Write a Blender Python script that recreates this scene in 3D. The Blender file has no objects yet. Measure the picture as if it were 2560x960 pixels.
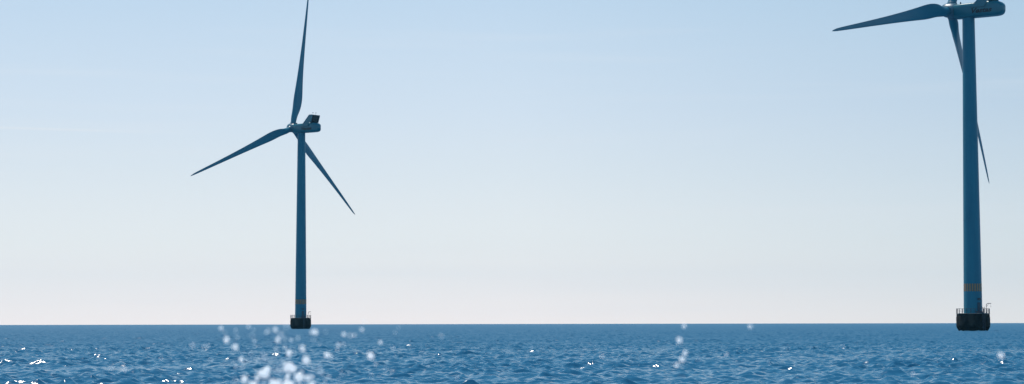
import bpy, bmesh, math, random
import numpy as np
from mathutils import Vector, Matrix, Quaternion
R = math.radians
PI = math.pi
scene = bpy.context.scene
C = scene.collection

# ------------------------------------------------------------------ camera
CAM_H = 2.222
F_PX = 5266.2
cam_d = bpy.data.cameras.new('camera')
cam = bpy.data.objects.new('camera', cam_d)
C.objects.link(cam)
cam_d.sensor_width = 36.0
cam_d.lens = F_PX / 2560 * 36
cam_d.clip_start = 0.1
cam_d.clip_end = 60000
pitch = math.atan((807.6 - 480) / F_PX)
cam.matrix_world = (Matrix.Translation((0, 0, CAM_H)) @ Matrix.Rotation(PI/2 + pitch, 4, 'X')
                    @ Matrix.Rotation(R(-0.11), 4, 'Z'))
cam_d.dof.use_dof = True
cam_d.dof.focus_distance = 420
cam_d.dof.aperture_fstop = 7.6
scene.camera = cam

# ------------------------------------------------------------------ world / sun / exposure
SUN_AZ, SUN_EL = -42.0, 66.0          # degrees, azimuth measured from the view direction (+Y) to the right
scene.render.engine = 'CYCLES'
scene.view_settings.view_transform = 'Standard'
scene.view_settings.look = 'None'
scene.view_settings.exposure = 0.0
scene.view_settings.gamma = 1.0
scene.view_settings.use_curve_mapping = False

world = bpy.data.worlds.new('World')
scene.world = world
world.use_nodes = True
nt = world.node_tree
nt.nodes.clear()
N, L = nt.nodes, nt.links


def ramp(nodes, stops, interp='LINEAR'):
    r = nodes.new('ShaderNodeValToRGB')
    cr = r.color_ramp
    cr.interpolation = interp
    while len(cr.elements) > 1:
        cr.elements.remove(cr.elements[-1])
    cr.elements[0].position = stops[0][0]
    cr.elements[0].color = (*stops[0][1], 1)
    for p, c in stops[1:]:
        e = cr.elements.new(p)
        e.color = (*c, 1)
    return r


def air(z, *c):
    # allow for what the haze takes out near the horizon
    a = lin(*c)
    fr_, fg_, fb_ = (float(np.interp(z, (0, .04, .1, .2), q)) for q in ((1.35, 1.15, 1.05, .985), (1.26, 1.135, 1.06, 1.045), (1.19, 1.105, 1.065, 1.025)))
    return (a[0]*fr_/1.3, a[1]*fg_/1.3, a[2]*fb_/1.3)


def lin(*c):
    return tuple(((v/255)/12.92 if v/255 <= .04045 else ((v/255+.055)/1.055)**2.4) for v in c)


out = N.new('ShaderNodeOutputWorld')
bg_sky = N.new('ShaderNodeBackground')
sky = N.new('ShaderNodeTexSky')
sky.sky_type = 'NISHITA'
sky.sun_disc = False
sky.sun_elevation = R(SUN_EL)
sky.sun_rotation = R(SUN_AZ)
sky.altitude = 0
sky.air_density = 1.0
sky.dust_density = 1.0
sky.ozone_density = 1.5
L.new(sky.outputs['Color'], bg_sky.inputs['Color'])
bg_sky.inputs['Strength'].default_value = 0.05
# the hazy air near the horizon, by height and by bearing from the sun
bg_air = N.new('ShaderNodeBackground')
tc = N.new('ShaderNodeTexCoord')
sep = N.new('ShaderNodeSeparateXYZ')
L.new(tc.outputs['Generated'], sep.inputs[0])
sunny = ramp(N, [(0.0, air(0.0, 240, 237, 239)), (.038, air(.038, 232, 237, 241)), (.07, air(.07, 222, 232, 241)), (.10, air(.10, 215, 229, 243)),
                 (.15, air(.15, 200, 220, 242)), (.25, air(.25, 160, 202, 234)), (.5, air(.5, 95, 165, 212)), (1.0, air(1.0, 50, 125, 185))])
away = ramp(N, [(0.0, air(0.0, 222, 225, 227)), (.038, air(.038, 213, 223, 230)), (.07, air(.07, 201, 217, 230)), (.10, air(.10, 192, 212, 230)),
                (.15, air(.15, 180, 206, 230)), (.25, air(.25, 132, 182, 218)), (.5, air(.5, 75, 148, 195)), (1.0, air(1.0, 50, 125, 185))])
L.new(sep.outputs['Z'], sunny.inputs[0])
L.new(sep.outputs['Z'], away.inputs[0])
azf = N.new('ShaderNodeVectorMath'); azf.operation = 'DOT_PRODUCT'
L.new(tc.outputs['Generated'], azf.inputs[0])
azf.inputs[1].default_value = (math.sin(R(-50)), math.cos(R(-50)), 0)
azr = N.new('ShaderNodeMapRange')
azr.inputs['From Min'].default_value = .41
azr.inputs['From Max'].default_value = .64
L.new(azf.outputs['Value'], azr.inputs['Value'])
mixs = N.new('ShaderNodeMix'); mixs.data_type = 'RGBA'
L.new(azr.outputs[0], mixs.inputs[0])
L.new(away.outputs[0], mixs.inputs[6])
L.new(sunny.outputs[0], mixs.inputs[7])
# thin, nearly spent vapour trail low in the left of the sky
band_z = N.new('ShaderNodeMath'); band_z.operation = 'MULTIPLY_ADD'
L.new(sep.outputs['X'], band_z.inputs[0]); band_z.inputs[1].default_value = .012; L.new(sep.outputs['Z'], band_z.inputs[2])
dz = N.new('ShaderNodeMath'); dz.operation = 'SUBTRACT'; L.new(band_z.outputs[0], dz.inputs[0]); dz.inputs[1].default_value = .0876
ab = N.new('ShaderNodeMath'); ab.operation = 'ABSOLUTE'; L.new(dz.outputs[0], ab.inputs[0])
th_ = N.new('ShaderNodeMapRange'); th_.interpolation_type = 'SMOOTHSTEP'
for k_, v_ in (('From Min', .0011), ('From Max', .0001), ('To Max', .34)): th_.inputs[k_].default_value = v_
L.new(ab.outputs[0], th_.inputs['Value'])
xr = N.new('ShaderNodeMapRange'); xr.interpolation_type = 'SMOOTHSTEP'
xr.inputs['From Min'].default_value = -.125; xr.inputs['From Max'].default_value = -.22
L.new(sep.outputs['X'], xr.inputs['Value'])
trail = N.new('ShaderNodeMath'); trail.operation = 'MULTIPLY'
L.new(th_.outputs[0], trail.inputs[0]); L.new(xr.outputs[0], trail.inputs[1])
# faint high cirrus streaks
mp = N.new('ShaderNodeMapping')
mp.inputs['Scale'].default_value = (2.2, 2.2, 60)
L.new(tc.outputs['Generated'], mp.inputs[0])
nz = N.new('ShaderNodeTexNoise')
nz.inputs['Scale'].default_value = 2.1
nz.inputs['Detail'].default_value = 6
nz.inputs['Roughness'].default_value = .55
L.new(mp.outputs[0], nz.inputs['Vector'])
cr = N.new('ShaderNodeMapRange')
cr.inputs['From Min'].default_value = .52
cr.inputs['From Max'].default_value = .85
cr.inputs['To Max'].default_value = .22
L.new(nz.outputs[0], cr.inputs['Value'])
mixc = N.new('ShaderNodeMix'); mixc.data_type = 'RGBA'
cl = N.new('ShaderNodeMath'); cl.operation = 'MAXIMUM'
L.new(cr.outputs[0], cl.inputs[0]); L.new(trail.outputs[0], cl.inputs[1])
L.new(cl.outputs[0], mixc.inputs[0])
L.new(mixs.outputs[2], mixc.inputs[6])
mixc.inputs[7].default_value = (*air(.1, 236, 238, 242), 1)
L.new(mixc.outputs[2], bg_air.inputs['Color'])
bg_air.inputs['Strength'].default_value = 1.3
mixw = N.new('ShaderNodeMixShader')
mixw.inputs[0].default_value = 0.9
L.new(bg_sky.outputs[0], mixw.inputs[1])
L.new(bg_air.outputs[0], mixw.inputs[2])
L.new(mixw.outputs[0], out.inputs['Surface'])

sd = bpy.data.lights.new('sun', 'SUN')
sd.energy = 3.5
sd.angle = R(0.53)
sd.color = (1.0, .93, .84)
sun = bpy.data.objects.new('sun', sd)
C.objects.link(sun)
sdir = Vector((math.sin(R(SUN_AZ))*math.cos(R(SUN_EL)), math.cos(R(SUN_AZ))*math.cos(R(SUN_EL)), math.sin(R(SUN_EL))))
sun.rotation_euler = sdir.to_track_quat('Z', 'Y').to_euler()
sun.location = (-60, 200, 150)


# ------------------------------------------------------------------ helpers
def tag(o, label=None, cat=None, group=None, kind=None):
    if label: o['label'] = label
    if cat: o['category'] = cat
    if group: o['group'] = group
    if kind: o['kind'] = kind
    return o


def mesh_from_bm(bm, name, smooth=None):
    bmesh.ops.recalc_face_normals(bm, faces=bm.faces)
    me = bpy.data.meshes.new(name)
    bm.to_mesh(me)
    bm.free()
    if smooth is not None:
        me.shade_smooth()
        me.set_sharp_from_angle(angle=R(smooth))
    return me


def link(name, me, mat, parent=None, m=None):
    o = bpy.data.objects.new(name, me)
    if mat and not me.materials:
        me.materials.append(mat)
    C.objects.link(o)
    if parent:
        o.parent = parent
    if m is not None:
        o.matrix_local = m
    return o


def loft(bm, rings, cap0=True, cap1=True):
    vs = [[bm.verts.new(p) for p in r] for r in rings]
    n = len(vs[0])
    for a, b in zip(vs, vs[1:]):
        for i in range(n):
            bm.faces.new((a[i], a[(i+1) % n], b[(i+1) % n], b[i]))
    if cap0: bm.faces.new(vs[0][::-1])
    if cap1: bm.faces.new(vs[-1])


def lathe(bm, prof, n=48, cap0=True, cap1=True, off=(0, 0)):
    loft(bm, [[(off[0]+r*math.cos(2*PI*i/n), off[1]+r*math.sin(2*PI*i/n), z) for i in range(n)] for r, z in prof], cap0, cap1)


def tube(bm, pts, r, n=8):
    pts = [Vector(p) for p in pts]
    rings = []
    for i, p in enumerate(pts):
        d = (pts[min(i+1, len(pts)-1)] - pts[max(i-1, 0)]).normalized()
        q = d.to_track_quat('Z', 'Y')
        rings.append([p + q @ Vector((r*math.cos(2*PI*k/n), r*math.sin(2*PI*k/n), 0)) for k in range(n)])
    loft(bm, rings)


def box(bm, lo, hi, m=None, bev=0.0):
    vs = [bm.verts.new(Vector((x, y, z))) for z in (lo[2], hi[2]) for x, y in ((lo[0], lo[1]), (hi[0], lo[1]), (hi[0], hi[1]), (lo[0], hi[1]))]
    fs = [bm.faces.new([vs[i] for i in f]) for f in ((3, 2, 1, 0), (4, 5, 6, 7), (0, 1, 5, 4), (1, 2, 6, 5), (2, 3, 7, 6), (3, 0, 4, 7))]
    if m is not None:
        for v in vs: v.co = m @ v.co
    if bev:
        bmesh.ops.bevel(bm, geom=list({e for f in fs for e in f.edges}), offset=bev, segments=2, affect='EDGES')


def ring_tube(bm, rad, z, r, n=72, k=6):
    rings = []
    for i in range(n):
        a = 2*PI*i/n
        rings.append([((rad+r*math.cos(2*PI*j/k))*math.cos(a), (rad+r*math.cos(2*PI*j/k))*math.sin(a), z+r*math.sin(2*PI*j/k)) for j in range(k)])
    vs = [[bm.verts.new(p) for p in q] for q in rings]
    for i in range(n):
        a, b = vs[i], vs[(i+1) % n]
        for j in range(k):
            bm.faces.new((a[j], a[(j+1) % k], b[(j+1) % k], b[j]))


# ------------------------------------------------------------------ materials
def principled(name, col, rough=.5, **kw):
    m = bpy.data.materials.new(name)
    m.use_nodes = True
    b = m.node_tree.nodes['Principled BSDF']
    b.inputs['Base Color'].default_value = (*col, 1)
    b.inputs['Roughness'].default_value = rough
    for k, v in kw.items():
        b.inputs[k.replace('_', ' ')].default_value = v
    return m, b


def varied(name, col, col2, rough, scale, stretch=(1, 1, 1), lo=.4, hi=.7, bump=0.0, **kw):
    """paint / concrete with weathering of its own"""
    m, b = principled(name, col, rough, **kw)
    n, l = m.node_tree.nodes, m.node_tree.links
    t = n.new('ShaderNodeTexCoord')
    mpp = n.new('ShaderNodeMapping'); mpp.inputs['Scale'].default_value = stretch
    l.new(t.outputs['Object'], mpp.inputs[0])
    z = n.new('ShaderNodeTexNoise'); z.inputs['Scale'].default_value = scale; z.inputs['Detail'].default_value = 7
    l.new(mpp.outputs[0], z.inputs['Vector'])
    rp = ramp(n, [(lo, col), (hi, col2)])
    l.new(z.outputs[0], rp.inputs[0])
    l.new(rp.outputs[0], b.inputs['Base Color'])
    if bump:
        bp = n.new('ShaderNodeBump'); bp.inputs['Distance'].default_value = bump; bp.inputs['Strength'].default_value = .6
        l.new(z.outputs[0], bp.inputs['Height']); l.new(bp.outputs[0], b.inputs['Normal'])
    return m


SHADED_PAINT = (.013, .178, .248)  # light grey turbine paint with its blue backlit shade put into the colour
M_tower = varied('tower_shaded_paint', SHADED_PAINT, (.009, .145, .215), .42, .55, (1, 1, .12), Specular_IOR_Level=.25)
M_blade = varied('blade_shaded_paint', (.005, .16, .235), (.004, .14, .21), .45, .3, (1, 1, .3))  # blades, nacelle and spinner carry the same backlit shade in their colour
M_nac = varied('nacelle_shaded_paint', (.005, .135, .18), (.004, .12, .16), .35, .8, (1, 1, .4))
M_hub = varied('spinner_shaded_paint', (.07, .15, .20), (.055, .13, .175), .35, 1.1)
M_dark = varied('radiator_mesh', (.006, .008, .012), (.012, .015, .02), .6, 3.0)
M_conc = varied('weathered_concrete', (.034, .028, .023), (.006, .0055, .005), .85, .9, (1, 1, .35), .35, .62, .05, Specular_IOR_Level=.15)
# the splash zone is soaked and grown over, darker and greener than the dry concrete above
_n, _l = M_conc.node_tree.nodes, M_conc.node_tree.links
_b = _n['Principled BSDF']; _src = _b.inputs['Base Color'].links[0].from_socket
_t = _n.new('ShaderNodeTexCoord'); _s = _n.new('ShaderNodeSeparateXYZ'); _l.new(_t.outputs['Object'], _s.inputs[0])
_z = _n.new('ShaderNodeTexNoise'); _z.inputs['Scale'].default_value = 1.6; _z.inputs['Detail'].default_value = 5; _l.new(_t.outputs['Object'], _z.inputs['Vector'])
_a = _n.new('ShaderNodeMath'); _a.operation = 'MULTIPLY_ADD'; _a.inputs[1].default_value = -1.6
_l.new(_z.outputs[0], _a.inputs[0]); _l.new(_s.outputs['Z'], _a.inputs[2])
_m = _n.new('ShaderNodeMapRange'); _m.inputs['From Min'].default_value = .2; _m.inputs['From Max'].default_value = .9
_l.new(_a.outputs[0], _m.inputs['Value'])
_x = _n.new('ShaderNodeMix'); _x.data_type = 'RGBA'; _x.inputs[6].default_value = (.004, .0055, .004, 1)
_l.new(_m.outputs[0], _x.inputs[0]); _l.new(_src, _x.inputs[7]); _l.new(_x.outputs[2], _b.inputs['Base Color'])
M_deck = varied('deck_grating', (.20, .20, .19), (.10, .10, .10), .7, 2.0)
M_rail = varied('galvanised_steel', (.05, .06, .09), (.03, .04, .06), .5, 3.0, Metallic=.3)
M_door = varied('door_paint', (.012, .045, .075), (.01, .035, .06), .4, 2.0)
M_letter, _ = principled('letter_vinyl', (.003, .006, .012), .5)
M_lamp, _ = principled('lamp_housing', (.02, .03, .04), .4)

# orange reflective band with the tower paint showing between upright strips
M_band, bb = principled('marking_band', (.3, .1, .03), .5)
n, l = M_band.node_tree.nodes, M_band.node_tree.links
t = n.new('ShaderNodeTexCoord')
gr = n.new('ShaderNodeTexGradient'); gr.gradient_type = 'RADIAL'
l.new(t.outputs['Object'], gr.inputs[0])
mu = n.new('ShaderNodeMath'); mu.operation = 'MULTIPLY'; mu.inputs[1].default_value = 22
l.new(gr.outputs['Fac'], mu.inputs[0])
fr = n.new('ShaderNodeMath'); fr.operation = 'FRACT'
l.new(mu.outputs[0], fr.inputs[0])
gt = n.new('ShaderNodeMath'); gt.operation = 'GREATER_THAN'; gt.inputs[1].default_value = .42
l.new(fr.outputs[0], gt.inputs[0])
mx = n.new('ShaderNodeMix'); mx.data_type = 'RGBA'
l.new(gt.outputs[0], mx.inputs[0])
mx.inputs[6].default_value = (.05, .10, .13, 1)
mx.inputs[7].default_value = (.34, .17, .065, 1)
l.new(mx.outputs[2], bb.inputs['Base Color'])

# water
M_water, wb = principled('sea_water', (.020, .118, .218), .07, IOR=1.333)
n, l = M_water.node_tree.nodes, M_water.node_tree.links
t = n.new('ShaderNodeTexCoord')
# ripples too fine for the mesh tip the surface a little either way
mA = n.new('ShaderNodeMapping'); mA.inputs['Rotation'].default_value = (0, 0, R(37)); mA.inputs['Scale'].default_value = (1, .55, 1)
l.new(t.outputs['Object'], mA.inputs[0])
zA = n.new('ShaderNodeTexNoise'); zA.inputs['Scale'].default_value = 3.2; zA.inputs['Detail'].default_value = 5; zA.inputs['Roughness'].default_value = .75
l.new(mA.outputs[0], zA.inputs['Vector'])
cen = n.new('ShaderNodeVectorMath'); cen.operation = 'SUBTRACT'; cen.inputs[1].default_value = (.5, .5, .5)
l.new(zA.outputs['Color'], cen.inputs[0])
scl = n.new('ShaderNodeVectorMath'); scl.operation = 'MULTIPLY'; scl.inputs[1].default_value = (.75, .75, 0)
l.new(cen.outputs[0], scl.inputs[0])
geo = n.new('ShaderNodeNewGeometry')
addn = n.new('ShaderNodeVectorMath'); addn.operation = 'ADD'
l.new(geo.outputs['Normal'], addn.inputs[0]); l.new(scl.outputs[0], addn.inputs[1])
nrm = n.new('ShaderNodeVectorMath'); nrm.operation = 'NORMALIZE'
l.new(addn.outputs[0], nrm.inputs[0]); l.new(nrm.outputs[0], wb.inputs['Normal'])
# and where even the larger waves are finer than the mesh the surface is rougher
att = n.new('ShaderNodeAttribute'); att.attribute_name = 'unresolved'
l.new(att.outputs['Fac'], wb.inputs['Roughness'])

# ------------------------------------------------------------------ the sea: real waves, curved with the earth
rng = np.random.default_rng(7)
EARTH = 4.0e7       # gentle curve


def geom(a, b, step):
    r = [a]
    while r[-1] < b:
        r.append(r[-1] + step(r[-1]))
    return np.array(r)


rad = geom(4.0, 6000.0, lambda q: q*(.05 if q < 40 else .01 if q < 66 else .0009 if q < 1500 else .0009+.005*min(1, (q-1500)/1200)))
fine = np.arange(-17.5, 17.5001, .05)
coarse = np.concatenate([np.arange(17.5, 25, .3)[1:], np.arange(25, 335, 3.0), np.arange(335, 342.5, .3)])
ang = np.radians(np.concatenate([fine, coarse]))
dang = np.abs(np.diff(np.concatenate([ang, [ang[0]+2*PI]])))
nr, na = len(rad), len(ang)
RR, AA = np.meshgrid(rad, ang, indexing='ij')
drad = np.gradient(rad)
cell = np.maximum(drad[:, None]*.9, RR*dang[None, :]*.8)
X = (RR*np.sin(AA)).astype(np.float32); Y = (RR*np.cos(AA)).astype(np.float32); cell = cell.astype(np.float32)
Z = np.zeros_like(X)
DX = np.zeros_like(X); DY = np.zeros_like(X); UN = np.zeros_like(X)
wind = math.atan2(-.6, .8)
nw = 130
lam = np.exp(rng.uniform(math.log(.42), math.log(3.2), nw))
th = wind - .25 + rng.normal(0, .95, nw)
ph = rng.uniform(0, 2*PI, nw)
# gentle gustiness so that patches of the surface differ
G = np.ones_like(X)
for _ in range(14):
    kk = 2*PI/np.exp(rng.uniform(math.log(9), math.log(70))); bb = wind + rng.normal(0, .7)
    G += .055*np.sin(float(kk)*(X*math.cos(bb)+Y*math.sin(bb))+rng.uniform(0, 2*PI))
G = np.clip(G, .35, 1.8)
for a_, b_, c_ in zip(lam.tolist(), th.tolist(), ph.tolist()):
    k = 2*PI/a_
    s = .040*float(rng.uniform(.6, 1.3))*min(1.0, (2.2/a_)**.8)      # slope of each component
    A = s/k
    w = np.clip((a_/cell-1.9)/1.1, 0, 1)
    arg = k*(X*math.cos(b_)+Y*math.sin(b_))+c_
    e = A*w*(G if a_ < 6 else 1)
    Z += e*np.sin(arg)
    UN += .5*s*s*(1-w*w)
    q = .75*e*np.cos(arg)
    DX += q*math.cos(b_); DY += q*math.sin(b_)
X += DX; Y += DY
Z -= (X**2+Y**2)/(2*EARTH)
co = np.empty((nr*na+1, 3))
co[:-1, 0] = X.ravel(); co[:-1, 1] = Y.ravel(); co[:-1, 2] = Z.ravel()
co[-1] = (0, 0, 0)
i = np.arange(nr-1)[:, None]; j = np.arange(na)[None, :]
j2 = (j+1) % na
quads = np.stack([i*na+j, i*na+j2, (i+1)*na+j2, (i+1)*na+j], -1).reshape(-1, 4)[:, ::-1]
cj = np.arange(na)
tris = np.stack([np.full(na, nr*na), (cj+1) % na, cj], -1)
sea = bpy.data.meshes.new('sea')
sea.vertices.add(len(co)); sea.vertices.foreach_set('co', co.ravel())
loops = np.concatenate([quads.ravel(), tris.ravel()]).astype(np.int32)
sea.loops.add(len(loops)); sea.loops.foreach_set('vertex_index', loops)
nq, ntri = len(quads), len(tris)
starts = np.concatenate([np.arange(nq)*4, nq*4+np.arange(ntri)*3]).astype(np.int32)
sea.polygons.add(nq+ntri); sea.polygons.foreach_set('loop_start', starts)
sea.update(calc_edges=True); sea.validate()
sea.shade_smooth()
un = sea.attributes.new('unresolved', 'FLOAT', 'POINT')
un.data.foreach_set('value', np.append(np.sqrt(.020+1.414*np.sqrt(UN.ravel())*.55), .3).astype(np.float32))
if sea.polygons[len(sea.polygons)//2].normal.z < 0:
    sea.flip_normals()
tag(link('sea', sea, M_water), 'blue sea with small wind waves reaching a level horizon', kind='structure')

# ------------------------------------------------------------------ wind turbines
ALPHA = R(53.02)           # rotor axis, from straight ahead towards the left
TILT, CONE = R(5.62), R(2.0)
HUB_Z, OVER, RB = 79.96, 4.82, 56.0
AX0 = Vector((-math.sin(ALPHA), math.cos(ALPHA), 0))
HV = Vector((math.cos(ALPHA), math.sin(ALPHA), 0))
meshes = {}


def cached(key, f):
    if key not in meshes:
        meshes[key] = f()
    return meshes[key]


def naca(t, n=22):
    up, lo = [], []
    for k in range(n+1):
        x = .5*(1-math.cos(PI*k/n))
        y = 5*t*(.2969*math.sqrt(x)-.126*x-.3516*x*x+.2843*x**3-.1036*x**4)
        up.append((x, y*1.15+.02*math.sin(PI*x))); lo.append((x, -y*.85+.02*math.sin(PI*x)))
    return up[::-1] + lo[1:-1]           # closed loop from trailing edge over the top and back


def blade_mesh():
    st = [(1.1, 2.15, 1.0, 0), (2.2, 2.15, 1.0, 0), (3.2, 2.2, .95, 17), (5.0, 2.6, .72, 17), (7.2, 3.25, .52, 17), (9.5, 3.78, .40, 16), (11.8, 3.98, .33, 14),
          (14.2, 3.80, .29, 12), (18, 3.25, .26, 9.5), (23, 2.68, .23, 7), (29, 2.15, .21, 5), (36, 1.68, .19, 3.2), (43, 1.30, .18, 2),
          (48, 1.05, .18, 1), (52, .84, .18, .5), (54, .66, .18, .2), (55.2, .42, .18, 0), (55.8, .2, .18, 0), (56, .06, .18, 0)]
    rs = [s[0] for s in st]
    rr = np.concatenate([np.linspace(1.1, 20, 40), np.linspace(20.8, 53, 34), [54, 54.8, 55.3, 55.7, 55.9, 56]])
    ch = np.interp(rr, rs, [s[1] for s in st]); tk = np.interp(rr, rs, [s[2] for s in st]); tw = np.interp(rr, rs, [s[3] for s in st])

    def sm(a):      # smooth the table's corners
        b = a.copy()
        for _ in range(3):
            b[1:-7] = (b[:-8]+2*b[1:-7]+b[2:-6])/4
        return b
    ch, tk, tw = sm(ch), sm(tk), sm(tw)
    bm = bmesh.new()
    rings = []
    for r_, c_, t_, w_ in zip(rr, ch, tk, tw):
        f = naca(min(t_, .5))
        blend = max(0.0, min(1.0, (t_-.42)/.5)); blend = blend*blend*(3-2*blend)
        off = .30+.2*blend
        off = .5 if r_ < 2.3 else off
        ring = []
        m_ = len(f)
        w = R(w_+1)
        pre = (r_/RB)**2.2*(RB*math.tan(R(2.99))-RB*math.tan(CONE)) + r_*math.tan(CONE)
        for q, (x, y) in enumerate(f):
            a_ = 2*PI*q/m_
            cx, cy = .5+.5*math.cos(a_), .5*math.sin(a_)
            px = (x*(1-blend)+cx*blend-off)*c_
            py = (y*(1-blend)+cy*blend)*c_
            ring.append((px*math.cos(w)+py*math.sin(w)*1, -px*math.sin(w)+py*math.cos(w)+pre, r_))
        rings.append(ring)
    loft(bm, rings)
    return mesh_from_bm(bm, 'blade', 40)


def spinner_mesh():      # local Y = upwind; built along Z then turned
    bm = bmesh.new()
    prof = [(1.72, -1.45), (1.80, -1.3), (1.84, -.4), (1.84, .6), (1.78, 1.1), (1.62, 1.6), (1.36, 2.05), (1.0, 2.4), (.6, 2.62), (.25, 2.71), (.02, 2.73)]
    lathe(bm, prof, 48)
    for v in bm.verts: v.co = Vector((v.co.x, v.co.z, -v.co.y))
    return mesh_from_bm(bm, 'spinner', 35)


def collar_mesh():
    bm = bmesh.new()
    lathe(bm, [(1.24, 1.25), (1.24, 2.05), (1.20, 2.12), (1.10, 2.12)], 40)
    return mesh_from_bm(bm, 'blade_collar', 35)


# nacelle: local X = HV (away from the camera), Y = AX0 (upwind), Z = up; origin on the tower axis at shaft height
def nacelle_mesh():
    bm = bmesh.new()
    rings = []
    sect = [(3.35, 1.40, -1.55, 1.45), (3.30, 1.62, -1.78, 1.62), (3.05, 1.74, -1.90, 1.70), (1.0, 1.88, -1.94, 1.76), (-3.0, 1.95, -1.95, 1.82), (-6.4, 1.95, -1.95, 1.88),
            (-7.3, 1.90, -1.94, 1.84), (-8.1, 1.78, -1.88, 1.68), (-8.7, 1.60, -1.74, 1.42), (-9.15, 1.36, -1.46, 1.10), (-9.45, 1.0, -1.02, .74), (-9.66, .5, -.45, .42), (-9.67, .08, -.05, .06)]
    for y, hw, z0, z1 in sect:
        zc, hz = (z0+z1)/2, (z1-z0)/2
        ring = []
        for k in range(56):
            a = 2*PI*k/56
            e = .42
            cx = math.copysign(abs(math.cos(a))**e, math.cos(a)); cz = math.copysign(abs(math.sin(a))**e, math.sin(a))
            ring.append((hw*cx, y, zc+hz*cz))
        rings.append(ring)
    loft(bm, rings)
    return mesh_from_bm(bm, 'nacelle', 32)


def wing_mesh(sx):
    # side wing of the cooler: slanted plate that starts low on the flank and rises above the roof
    bm = bmesh.new()
    prof = [(-1.55, .42), (-5.25, .42), (-6.1, 1.9), (-7.0, 1.95), (-7.85, 4.72), (-7.5, 4.92), (-6.2, 4.92), (-5.85, 4.70), (-3.0, 1.85)]
    x0, x1 = (2.10, 2.30)
    a = [bm.verts.new((sx*x0, y, z)) for y, z in prof]
    b = [bm.verts.new((sx*x1, y, z)) for y, z in prof]
    n_ = len(prof)
    bm.faces.new(a); bm.faces.new(b[::-1])
    for k in range(n_):
        bm.faces.new((a[k], b[k], b[(k+1) % n_], a[(k+1) % n_]))
    return mesh_from_bm(bm, 'cooler_wing')


def cooler_mesh():
    bm = bmesh.new()
    # leaning radiator core between the wings, with frame bars proud of it
    def slab(ya, za, yb, zb, t, x0, x1):
        vs = [bm.verts.new(p) for p in ((x0, ya, za), (x1, ya, za), (x1, yb, zb), (x0, yb, zb), (x0, ya+t, za), (x1, ya+t, za), (x1, yb+t, zb), (x0, yb+t, zb))]
        for f in ((0, 1, 2, 3), (7, 6, 5, 4), (0, 4, 5, 1), (1, 5, 6, 2), (2, 6, 7, 3), (3, 7, 4, 0)):
            bm.faces.new([vs[q] for q in f])
    slab(-6.60, 1.80, -7.62, 4.66, .5, -1.99, 1.99)
    for q in range(1, 12):
        z = 2.25+q*.2
        y = -6.60-1.02*(z-1.80)/2.86
        box(bm, (-1.98, y-.03, z-.02), (1.98, y+.02, z+.02))
    for x in (-1.0, 0, 1.0):
        slab(-6.65, 1.80, -7.67, 4.66, .04, x-.05, x+.05)
    return mesh_from_bm(bm, 'radiator')


def roof_bar_mesh():
    bm = bmesh.new()
    box(bm, (-2.0, -7.80, 4.70), (2.0, -6.6, 4.86), bev=.04)
    return mesh_from_bm(bm, 'cooler_frame')


def mast_mesh():
    bm = bmesh.new()
    tube(bm, [(0, 0, 0), (0, 0, 1.05)], .035)
    tube(bm, [(-.28, 0, .85), (.28, 0, .85)], .025)
    lathe(bm, [(.02, .85), (.09, .9), (.09, 1.0), (.02, 1.06)], 12, off=(.28, 0))
    lathe(bm, [(.02, .85), (.07, .9), (.07, 1.02), (.02, 1.06)], 12, off=(-.28, 0))
    return mesh_from_bm(bm, 'weather_mast', 40)


def beacon_mesh():
    bm = bmesh.new()
    lathe(bm, [(.22, 0), (.22, .12), (.16, .16), (.16, .42), (.10, .52), (.02, .54)], 20)
    return mesh_from_bm(bm, 'beacon', 40)


def tower_mesh():
    bm = bmesh.new()
    z0, z1 = 4.3, HUB_Z-1.9
    prof = []
    for k in range(41):
        t_ = k/40
        z = z0+(z1-z0)*t_
        r_ = 2.27-(2.27-1.50)*(t_**1.08)
        prof.append((r_, z))
    lathe(bm, prof, 96)
    return mesh_from_bm(bm, 'tower', 30)


def tower_r(z):
    t_ = max(0, (z-4.3)/(HUB_Z-1.9-4.3))
    return 2.27-.77*t_**1.08


def flange_mesh(z):
    bm = bmesh.new()
    r_ = tower_r(z)
    lathe(bm, [(r_-.05, z-.09), (r_+.022, z-.08), (r_+.022, z+.08), (r_-.05, z+.09)], 96, False, False)
    return mesh_from_bm(bm, 'flange', 30)


def band_mesh():
    bm = bmesh.new()
    lathe(bm, [(tower_r(9.85)+.006, 9.85), (tower_r(11.75)+.006, 11.75)], 96, False, False)
    return mesh_from_bm(bm, 'marking_band', 60)


def found_mesh():
    bm = bmesh.new()
    rnd = random.Random(4)
    prof = [(3.3, -2.2), (3.42, -.3), (3.50, .02), (3.86, .62), (4.10, 1.1), (4.12, 1.25), (4.12, 2.7), (4.10, 3.55), (4.04, 3.62), (4.04, 4.18), (3.98, 4.26), (2.0, 4.30)]
    lathe(bm, prof, 80)
    for v in bm.verts:
        r_ = math.hypot(v.co.x, v.co.y)
        if r_ > 3.4:
            s = 1+rnd.uniform(-.0035, .0035)
            v.co.x *= s; v.co.y *= s
    return mesh_from_bm(bm, 'foundation', 28)


def deck_mesh():
    bm = bmesh.new()
    lathe(bm, [(2.0, 4.30), (4.10, 4.285), (4.14, 4.30), (4.14, 4.40), (4.08, 4.43), (2.0, 4.45)], 80)
    return mesh_from_bm(bm, 'deck', 30)


def rail_mesh():
    bm = bmesh.new()
    ring_tube(bm, 3.98, 5.52, .045)
    ring_tube(bm, 3.98, 4.98, .03)
    for k in range(22):
        a = 2*PI*(k+.3)/22
        x, y = 3.98*math.cos(a), 3.98*math.sin(a)
        tube(bm, [(x, y, 4.42), (x, y, 5.60)], .075)
    return mesh_from_bm(bm, 'railing', 40)


DOOR_A = R(-90+28)       # facing of the door in plan


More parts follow.
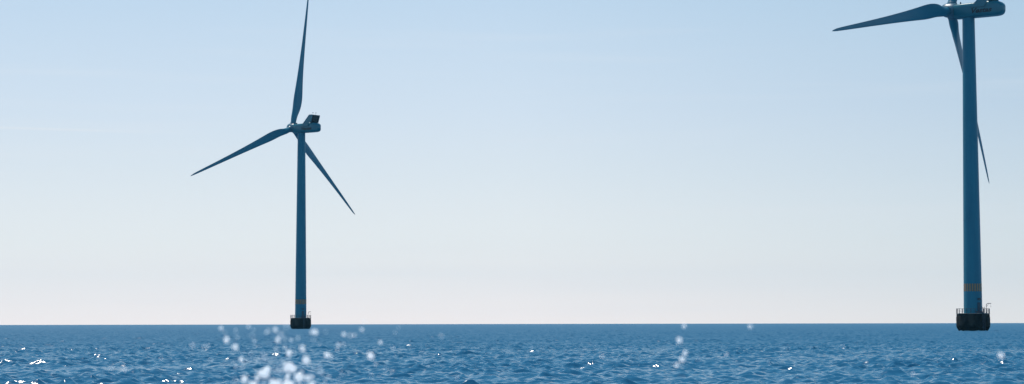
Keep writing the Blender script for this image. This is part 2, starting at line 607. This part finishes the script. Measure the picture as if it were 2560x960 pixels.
def plate(lo, hi, bev=.02):
    """a box on the tower's skin at the door's bearing: x across, y outwards, z up"""
    m = Matrix.Rotation(DOOR_A-PI/2, 4, 'Z')
    bm = bmesh.new()
    box(bm, lo, hi, m, bev)
    return bm


def stairs_mesh():
    bm = plate((-.75, 2.15, 4.44), (.75, 3.1, 4.62))
    m = Matrix.Rotation(DOOR_A-PI/2, 4, 'Z')
    box(bm, (-.75, 2.15, 4.625), (.75, 2.85, 4.82), m)
    box(bm, (-.75, 2.15, 4.825), (.75, 2.60, 5.02), m)
    return mesh_from_bm(bm, 'steps')


def ladder_mesh():
    m = Matrix.Rotation(R(-90+24), 4, 'Z')      # below the door
    bm = bmesh.new()
    for s in (-.3, .3):
        tube(bm, [m @ Vector((4.42, s, -.6)), m @ Vector((4.42, s, 5.7)), m @ Vector((4.15, s, 5.95)), m @ Vector((3.9, s, 5.7))], .05)
        for z in (.9, 2.4, 3.9):
            tube(bm, [m @ Vector((4.02, s, z)), m @ Vector((4.42, s, z))], .035)
    z = -.3
    while z < 5.4:
        tube(bm, [m @ Vector((4.42, -.3, z)), m @ Vector((4.42, .3, z))], .022)
        z += .3
    return mesh_from_bm(bm, 'ladder', 40)


def davit_mesh():
    bm = bmesh.new()
    x, y = 3.05, -1.15
    tube(bm, [(x, y, 4.42), (x, y, 6.45), (x+.1, y-.02, 6.7), (x+.35, y-.1, 6.85), (x+1.15, y-.3, 6.85)], .07)
    tube(bm, [(x, y, 5.9), (x+.55, y-.15, 6.83)], .035)
    box(bm, (x-.16, y-.16, 4.44), (x+.16, y+.16, 4.62), bev=.02)
    tube(bm, [(x+1.05, y-.28, 6.8), (x+1.05, y-.28, 6.1)], .02)
    box(bm, (x+.99, y-.34, 5.98), (x+1.11, y-.22, 6.12), bev=.02)
    return mesh_from_bm(bm, 'davit', 40)


def text_mesh():
    cu = bpy.data.curves.new('lettering', 'FONT')
    cu.body = 'Vestas'
    cu.size = 1.62
    cu.shear = .32
    cu.offset = .05
    cu.extrude = .006
    cu.resolution_u = 3
    o = bpy.data.objects.new('lettering_source', cu)
    C.objects.link(o)
    dg = bpy.context.evaluated_depsgraph_get()
    me = bpy.data.meshes.new_from_object(o.evaluated_get(dg))
    bpy.data.objects.remove(o); bpy.data.curves.remove(cu)
    xs = [v.co.x for v in me.vertices]
    w = max(xs)-min(xs)
    for v in me.vertices:
        v.co.x = (v.co.x-min(xs))*5.4/w
    me.name = 'lettering'
    return me


def turbine(base, theta, label):
    root = bpy.data.objects.new('wind_turbine', None)
    root.location = base
    C.objects.link(root)
    tag(root, label, 'wind turbine', 'offshore wind turbines')
    fd = link('foundation', cached('found', found_mesh), M_conc, root)
    link('deck', cached('deck', deck_mesh), M_deck, fd)
    link('railing', cached('rail', rail_mesh), M_rail, fd)
    link('ladder', cached('ladder', ladder_mesh), M_rail, fd)
    link('davit', cached('davit', davit_mesh), M_rail, fd)
    link('steps', cached('stairs', stairs_mesh), M_rail, fd)
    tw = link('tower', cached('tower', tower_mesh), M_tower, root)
    bd = link('marking_band', cached('band', band_mesh), M_band, tw)
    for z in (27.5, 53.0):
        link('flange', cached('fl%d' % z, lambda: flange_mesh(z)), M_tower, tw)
    link('door', cached('door', lambda: mesh_from_bm(plate((-.45, 2.0, 5.05), (.45, 2.31, 7.1), .04), 'door')), M_door, tw)
    link('lamp', cached('lamp', lambda: mesh_from_bm(plate((-.42, 2.1, 7.75), (.42, 2.62, 8.15), .05), 'lamp')), M_lamp, tw)
    # nacelle
    mn = Matrix.Translation((0, 0, HUB_Z)) @ Matrix((( HV.x, AX0.x, 0, 0), (HV.y, AX0.y, 0, 0), (0, 0, 1, 0), (0, 0, 0, 1)))
    nac = link('nacelle', cached('nac', nacelle_mesh), M_nac, root, mn)
    for s in (-1, 1):
        link('cooler_wing', cached('wing%d' % s, lambda: wing_mesh(s)), M_nac, nac)
    link('radiator', cached('cool', cooler_mesh), M_dark, nac)
    link('cooler_frame', cached('bar', roof_bar_mesh), M_nac, nac)
    for x in (-1.1, .6):
        link('weather_mast', cached('mast', mast_mesh), M_rail, nac, Matrix.Translation((x, -7.1, 4.85)))
    link('beacon', cached('beacon', beacon_mesh), M_rail, nac, Matrix.Translation((-1.0, 1.6, 1.68)))
    # lettering on the flank facing the camera: reads from front (left) to rear (right)
    ml = Matrix.Translation((-1.985, -1.75, -.98)) @ Matrix(((0, 0, -1, 0), (-1, 0, 0, 0), (0, 1, 0, 0), (0, 0, 0, 1)))
    link('lettering', cached('text', text_mesh), M_letter, nac, ml)
    # rotor
    ax = Vector((AX0.x*math.cos(TILT), AX0.y*math.cos(TILT), math.sin(TILT)))
    up = HV.cross(ax)
    hub = Vector((0, 0, HUB_Z)) + ax*OVER
    mh = Matrix(((HV.x, ax.x, up.x, hub.x), (HV.y, ax.y, up.y, hub.y), (HV.z, ax.z, up.z, hub.z), (0, 0, 0, 1)))
    hb = link('hub', cached('spin', spinner_mesh), M_hub, root, mh)
    for k in range(3):
        a = theta+2*PI*k/3
        mr = Matrix.Rotation(PI/2-a, 4, 'Y')
        link('blade', cached('blade', blade_mesh), M_blade, root, mh @ mr)
        link('blade_collar', cached('collar', collar_mesh), M_hub, hb, mr)
    return root


turbine((-83.94, 837.34, 0), R(203.55), 'smaller, farther wind turbine with one blade pointing straight up')
turbine((114.2, 522.89, 0), R(191.58), 'larger, nearer wind turbine with one blade stretched level to the left')

# ------------------------------------------------------------------ spray drops flying close to the boat
rs = random.Random(11)
M_spray, pb = principled('spray_water', (.36, .34, .33), .35)
n, l = M_spray.node_tree.nodes, M_spray.node_tree.links
tr = n.new('ShaderNodeBsdfTranslucent'); tr.inputs[0].default_value = (1.0, .94, .90, 1)
ms = n.new('ShaderNodeAddShader')      # drops throw the sun forward, so they pass on more than a flat white sheet would
l.new(pb.outputs[0], ms.inputs[0]); l.new(tr.outputs[0], ms.inputs[1])
l.new(ms.outputs[0], n['Material Output'].inputs['Surface'])
bm = bmesh.new()


def drop(u, v, d, r):
    p = cam.matrix_world @ Vector(((u-1280)/F_PX*d, (480-v)/F_PX*d, -d))
    q = rs.uniform(.85, 1.25)
    r *= 1.05
    bmesh.ops.create_icosphere(bm, subdivisions=2, radius=r, matrix=Matrix.Translation(p) @ Matrix.Rotation(rs.uniform(0, 3), 4, 'X') @ Matrix.Diagonal((1, 1, q, 1)))


for u, v, r in ((732, 921, .0062), (765, 902, .0055), (664, 935, .0066), (672, 920, .0050), (929, 893, .0058), (748, 946, .0060), (718, 962, .0062), (612, 946, .0052),
                (589, 869, .0042), (567, 848, .0042), (606, 900, .0036), (818, 890, .0040), (725, 883, .0044), (757, 873, .0036), (694, 850, .0034), (787, 832, .0038),
                (686, 822, .0028), (905, 822, .0028), (554, 822, .0028), (862, 838, .0030), (952, 856, .0028), (1696, 853, .0040), (1712, 817, .0028), (1710, 880, .0034),
                (1708, 896, .0038), (1690, 912, .0032), (1878, 818, .0028), (2504, 887, .0044), (1505, 893, .0018), (1818, 888, .0020), (910, 803, .0020), (275, 918, .0020), (312, 922, .0020)):
    drop(u+rs.uniform(-3, 3), v+rs.uniform(-3, 3), rs.uniform(3.2, 3.9), r)
for _ in range(24):       # thick of the splash
    drop(rs.gauss(695, 42), 972-abs(rs.gauss(0, 26)), rs.uniform(3.1, 3.9), rs.uniform(.0022, .0052))
for _ in range(26):       # thrown wide
    u = rs.gauss(740, 130)
    drop(u, 958-rs.random()**1.2*140, rs.uniform(3.1, 4.1), rs.choice((.0012, .0015, .002, .0024)))
for _ in range(150):      # fine mist around the splash
    drop(rs.gauss(700, 75), 985-abs(rs.gauss(0, 60)), rs.uniform(2.6, 4.2), rs.uniform(.0006, .0014))
for _ in range(24):
    drop(rs.gauss(860, 120), rs.uniform(812, 950), rs.uniform(2.6, 4.2), rs.uniform(.0010, .0022))
for _ in range(12):
    drop(rs.gauss(590, 50), rs.uniform(815, 950), rs.uniform(2.6, 4.2), rs.uniform(.0010, .0022))
for _ in range(10):
    drop(rs.uniform(250, 2540), rs.uniform(815, 955), rs.uniform(3.0, 4.2), rs.choice((.0011, .0015, .002)))
sp = mesh_from_bm(bm, 'sea_spray', 180)
tag(link('sea_spray', sp, M_spray), 'white drops of sea spray flying low over the water', kind='stuff')

# ------------------------------------------------------------------ the air over the sea
HAZE = 4.5e-5
if HAZE:
    bm = bmesh.new()
    box(bm, (-6300, -6300, -18), (6300, 6300, 150))
    mh_ = bpy.data.materials.new('haze')
    mh_.use_nodes = True
    n, l = mh_.node_tree.nodes, mh_.node_tree.links
    n.clear()
    mo = n.new('ShaderNodeOutputMaterial')
    pv = n.new('ShaderNodeVolumePrincipled')
    pv.inputs['Color'].default_value = (.30, .74, 1.0, 1)
    pv.inputs['Density'].default_value = HAZE
    pv.inputs['Anisotropy'].default_value = .3
    l.new(pv.outputs[0], mo.inputs['Volume'])
    tag(link('haze', mesh_from_bm(bm, 'haze'), mh_), 'thin pale haze over the sea', kind='stuff')
